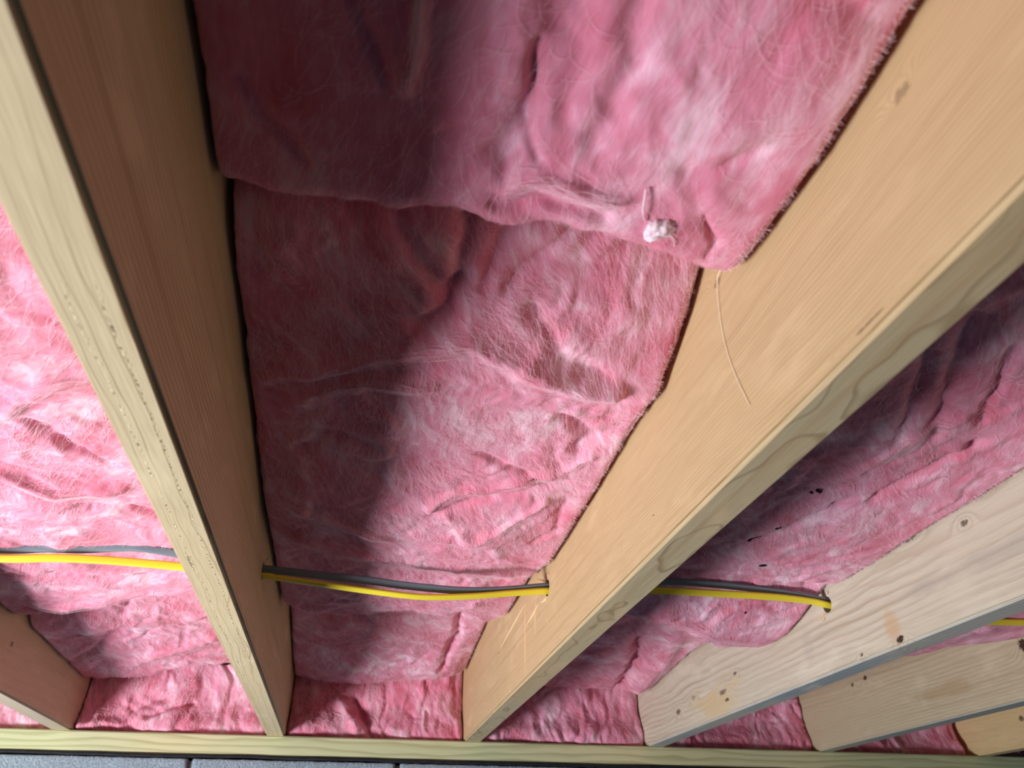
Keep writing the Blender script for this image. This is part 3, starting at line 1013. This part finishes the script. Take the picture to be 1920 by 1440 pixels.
def ribbon(name, pts, w, mat, parent, n=24, round_=True):
    cu = bpy.data.curves.new(name, 'CURVE')
    cu.dimensions = '3D'
    s = cu.splines.new('NURBS')
    s.points.add(len(pts) - 1)
    for p, q in zip(s.points, pts):
        p.co = (*q, 1)
    s.use_endpoint_u = True
    s.order_u = 4
    s.resolution_u = 8
    cu.bevel_depth = w
    cu.bevel_resolution = 1
    t = bpy.data.objects.new('tmp', cu)
    C.objects.link(t)
    dg = bpy.context.evaluated_depsgraph_get()
    me = bpy.data.meshes.new_from_object(t.evaluated_get(dg))
    bpy.data.objects.remove(t)
    for p in me.polygons:
        p.use_smooth = True
    return mesh_obj(name, me, mat, parent)


ribbon('fiber_strand', [(-0.124, -1.456, tz), (-0.131, -1.466, tz - 0.004), (-0.132, -1.474, tz - 0.005), (-0.1345, -1.486, tz - 0.003)], 0.0005, tuft_m, topBC)
ribbon('fiber_strand', [(-0.105, -1.449, tz), (-0.100, -1.444, tz - 0.002), (-0.098, -1.437, tz)], 0.0003, tuft_m, topBC)
st = ribbon('fiber_strand', [(lf(0) - 0.006, -1.400, 0.142), (lf(0) - 0.0025, -1.3779, 0.1575), (lf(0) - 0.0012, -1.3705, 0.1351), (lf(0) - 0.0009, -1.3681, 0.1072),
                             (lf(0) - 0.0009, -1.3719, 0.0766), (lf(0) - 0.0009, -1.3809, 0.0512), (lf(0) - 0.0009, -1.3890, 0.0320)], 0.00035,
            flat_mat('strand', srgb(255, 246, 215), 0.5, 0.4), topBC)
st['label'] = 'pale yellow strand trailing over the wood'

dirt_m = flat_mat('dirt', (0.012, 0.010, 0.012), 0.9, 0.2)
for (x, y, r) in [(0.199, -1.090, 0.0042), (0.193, -1.084, 0.0022), (0.179, -0.958, 0.0035), (0.187, -0.963, 0.0024), (0.226, -0.892, 0.003), (0.195, -0.998, 0.0022), (0.273, -0.732, 0.0018)]:
    bm = bmesh.new()
    bmesh.ops.create_icosphere(bm, subdivisions=2, radius=1)
    a = rng.uniform(0, 3)
    for vtx in bm.verts:
        c = vtx.co
        q = r * (1 + 0.5 * rng.uniform(-1, 1))
        X_, Y_ = c.x * q * 1.7, c.y * q * 0.6
        vtx.co = (X_ * math.cos(a) - Y_ * math.sin(a), X_ * math.sin(a) + Y_ * math.cos(a), c.z * q * 0.35)
    o = mesh_obj('dirt_speck', bm_mesh('dirt_speck', bm), dirt_m, topCD, (x, y, surf_z(sf_cd, x, y) - 0.0012))

# ------------------------------------------------------------------ splinters on the big joist
chip_m = flat_mat('raw_wood', srgb(226, 198, 156), 0.7, 0.2)


def splinter(parent, k_, a, b, w=0.0009, h=0.0009, stick=0.0, side=-1):
    """Sliver on the side face of a joist between (y,z) points a and b, its free end lifted by stick."""
    x = -HW if side < 0 else HW
    ay, az = a
    by, bz = b
    L = math.hypot(by - ay, bz - az)
    ny_, nz_ = -(bz - az) / L, (by - ay) / L
    N_ = 7
    v, f = [], []
    for i in range(N_):
        t = i / (N_ - 1)
        ww = w * (0.25 + math.sin(math.pi * min(1, t * 0.9 + 0.08))) * 0.8
        cy, cz = ay + (by - ay) * t + 0.0006 * math.sin(9 * t), az + (bz - az) * t
        xo = x + side * (-0.0006 + stick * t * t)
        xi = x + side * (h * math.sin(math.pi * t) + 0.0003 + stick * t * t)
        v += [(xo, cy - ny_ * ww, cz - nz_ * ww), (xi, cy - ny_ * ww * 0.3, cz - nz_ * ww * 0.3), (xi, cy + ny_ * ww, cz + nz_ * ww), (xo, cy + ny_ * ww, cz + nz_ * ww)]
    for i in range(N_ - 1):
        for q in range(4):
            A_, B_ = i * 4 + q, i * 4 + (q + 1) % 4
            f.append((A_, B_, B_ + 4, A_ + 4))
    f += [(3, 2, 1, 0), tuple(range((N_ - 1) * 4, N_ * 4))]
    return mesh_obj('splinter', from_np('splinter', v, f, False), chip_m, parent)


splinter(jC, 0, (-0.6443, 0.1105), (-0.6405, 0.004))
splinter(jC, 0, (-0.640, 0.1087), (-0.43, 0.0915), 0.0012)
splinter(jC, 0, (-0.7188, 0.092), (-0.7086, 0.0475), 0.0007)
splinter(jC, 0, (-0.789, 0.0589), (-0.787, 0.0386), 0.0006)
splinter(jC, 0, (-0.735, 0.083), (-0.66, 0.072), 0.0011, stick=0.002)
for (a, b, s_) in [((-0.782, 0.0985), (-0.776, 0.105), 0.012), ((-0.777, 0.096), (-0.770, 0.098), 0.016), ((-0.781, 0.079), (-0.770, 0.074), 0.005), ((-0.79, 0.0775), (-0.786, 0.071), 0.004), ((-0.80, 0.101), (-0.803, 0.107), 0.006)]:
    splinter(jC, 0, a, b, 0.0012, 0.0006, s_)
for (a, b, s_) in [((-0.776, 0.080), (-0.766, 0.073), 0.006), ((-0.780, 0.0775), (-0.776, 0.069), 0.004), ((-0.795, 0.1005), (-0.802, 0.106), 0.004)]:
    splinter(jD, 1, a, b, 0.0011, 0.0006, s_)
splinter(jB, -1, (-0.78, 0.1005), (-0.765, 0.118), 0.001, 0.0006, 0.003, side=1)
splinter(jB, -1, (-0.779, 0.078), (-0.772, 0.070), 0.0009, 0.0006, 0.003, side=1)


# ------------------------------------------------------------------ cables
def cable(name, pts, mat, w=0.0050, h=0.0024):
    """Flat sheathed cable: pts are (x, y, z, roll) with roll = angle of the wide axis from vertical."""
    Q = catmull(pts)
    v, f = [], []
    K = 18
    for i, q in enumerate(Q):
        d = Q[min(i + 1, len(Q) - 1)][:3] - Q[max(i - 1, 0)][:3]
        d /= np.linalg.norm(d)
        upz = np.array([0, 0, 1.0])
        s = np.cross(d, upz)
        s /= np.linalg.norm(s)
        u2 = np.cross(s, d)
        a = q[3]
        wide = math.cos(a) * u2 + math.sin(a) * s
        thin = -math.sin(a) * u2 + math.cos(a) * s
        for j in range(K):
            t = 2 * math.pi * j / K
            cw = math.copysign(abs(math.cos(t)) ** 0.7, math.cos(t))
            sw = math.copysign(abs(math.sin(t)) ** 0.6, math.sin(t))
            v.append(q[:3] + wide * w * cw + thin * h * sw)
    n = len(Q)
    for i in range(n - 1):
        for j in range(K):
            a, b = i * K + j, i * K + (j + 1) % K
            f.append((a, b, b + K, a + K))
    f.append(tuple(range(K))[::-1])
    f.append(tuple(range((n - 1) * K, n * K)))
    return mesh_obj(name, from_np(name, v, f), mat)


yel = flat_mat('yellow_sheath', (0.90, 0.74, 0.05), 0.42, 0.4)
gry = flat_mat('grey_sheath', (0.17, 0.225, 0.265), 0.42, 0.4)
Y = YH
cable('yellow_cable', [(-1.25, Y, 0.082, 0.4), (-0.99, Y, 0.078, 0.4), (jx(-2), Y, 0.083, 0.5), (-0.7085, Y, 0.0848, 0.55), (-0.6503, Y, 0.0892, 0.3), (-0.5897, Y, 0.0905, 0.25),
                       (-0.4986, Y, 0.0879, 0.35), (-0.442, Y, 0.0855, 0.8), (jx(-1), Y, 0.084, 1.2), (-0.4001, Y, 0.0825, 1.35), (-0.3316, Y, 0.0764, 1.3), (-0.2641, Y, 0.0708, 1.2), (-0.2025, Y, 0.0675, 1.2),
                       (-0.1403, Y, 0.0717, 1.2), (-0.085, Y, 0.079, 1.1), (lf(0), Y, 0.0850, 1.0), (rf(0), Y, 0.0880, 0.9), (0.1133, Y, 0.0944, 0.7), (0.1948, Y, 0.0955, 0.7), (0.2903, Y, 0.0955, 0.8), (0.345, Y, 0.0928, 1.0),
                       (lf(1), Y - 0.001, 0.0885, 1.0), (rf(1), Y, 0.085, 1.0), (0.52, Y, 0.076, 0.8), (0.66, Y, 0.0795, 0.8), (lf(2), Y, 0.084, 1), (rf(2), Y, 0.085, 1), (1.0, Y, 0.077, 1), (lf(3), Y, 0.084, 1), (1.3, Y, 0.085, 1)], yel)
tag(bpy.data.objects['yellow_cable'], 'bright yellow flat electrical cable threaded through the joists', 'cable')
Y = YH + 0.001
cable('grey_cable', [(-1.25, Y, 0.098, 0.4), (-0.99, Y, 0.094, 0.4), (jx(-2), Y, 0.095, 0.6), (-0.712, Y, 0.0962, 0.5), (-0.6596, Y - 0.003, 0.100, 0.4), (-0.6232, Y, 0.1024, 0.5), (-0.5758, Y - 0.004, 0.1065, 0.4), (-0.5511, Y - 0.006, 0.1070, 0.3),
                     (-0.512, Y - 0.004, 0.1035, 0.5), (-0.452, Y, 0.096, 1.0), (jx(-1), Y, 0.0935, 1.2), (-0.4009, Y, 0.0920, 0.9), (-0.3327, Y, 0.0880, 0.35), (-0.2652, Y, 0.0845, 0.3), (-0.2238, Y, 0.0812, 0.4), (-0.1544, Y, 0.0790, 0.8), (-0.098, Y, 0.0835, 1.2),
                     (lf(0), Y, 0.0925, 1.3), (rf(0), Y, 0.0955, 1.2), (0.1301, Y, 0.1078, 1.0), (0.1967, Y, 0.1085, 0.9), (0.268, Y, 0.1056, 0.9), (0.3321, Y, 0.1007, 1.0), (lf(1), Y, 0.0955, 1.2), (rf(1), Y, 0.0945, 1.2),
                     (0.52, Y, 0.086, 0.9), (0.66, Y, 0.0880, 0.8), (lf(2), Y, 0.094, 1.2), (rf(2), Y, 0.094, 1.2), (1.0, Y, 0.088, 1), (lf(3), Y, 0.094, 1.2), (1.3, Y, 0.094, 1.2)], gry)
tag(bpy.data.objects['grey_cable'], 'dark grey flat electrical cable running just above the yellow one', 'cable')
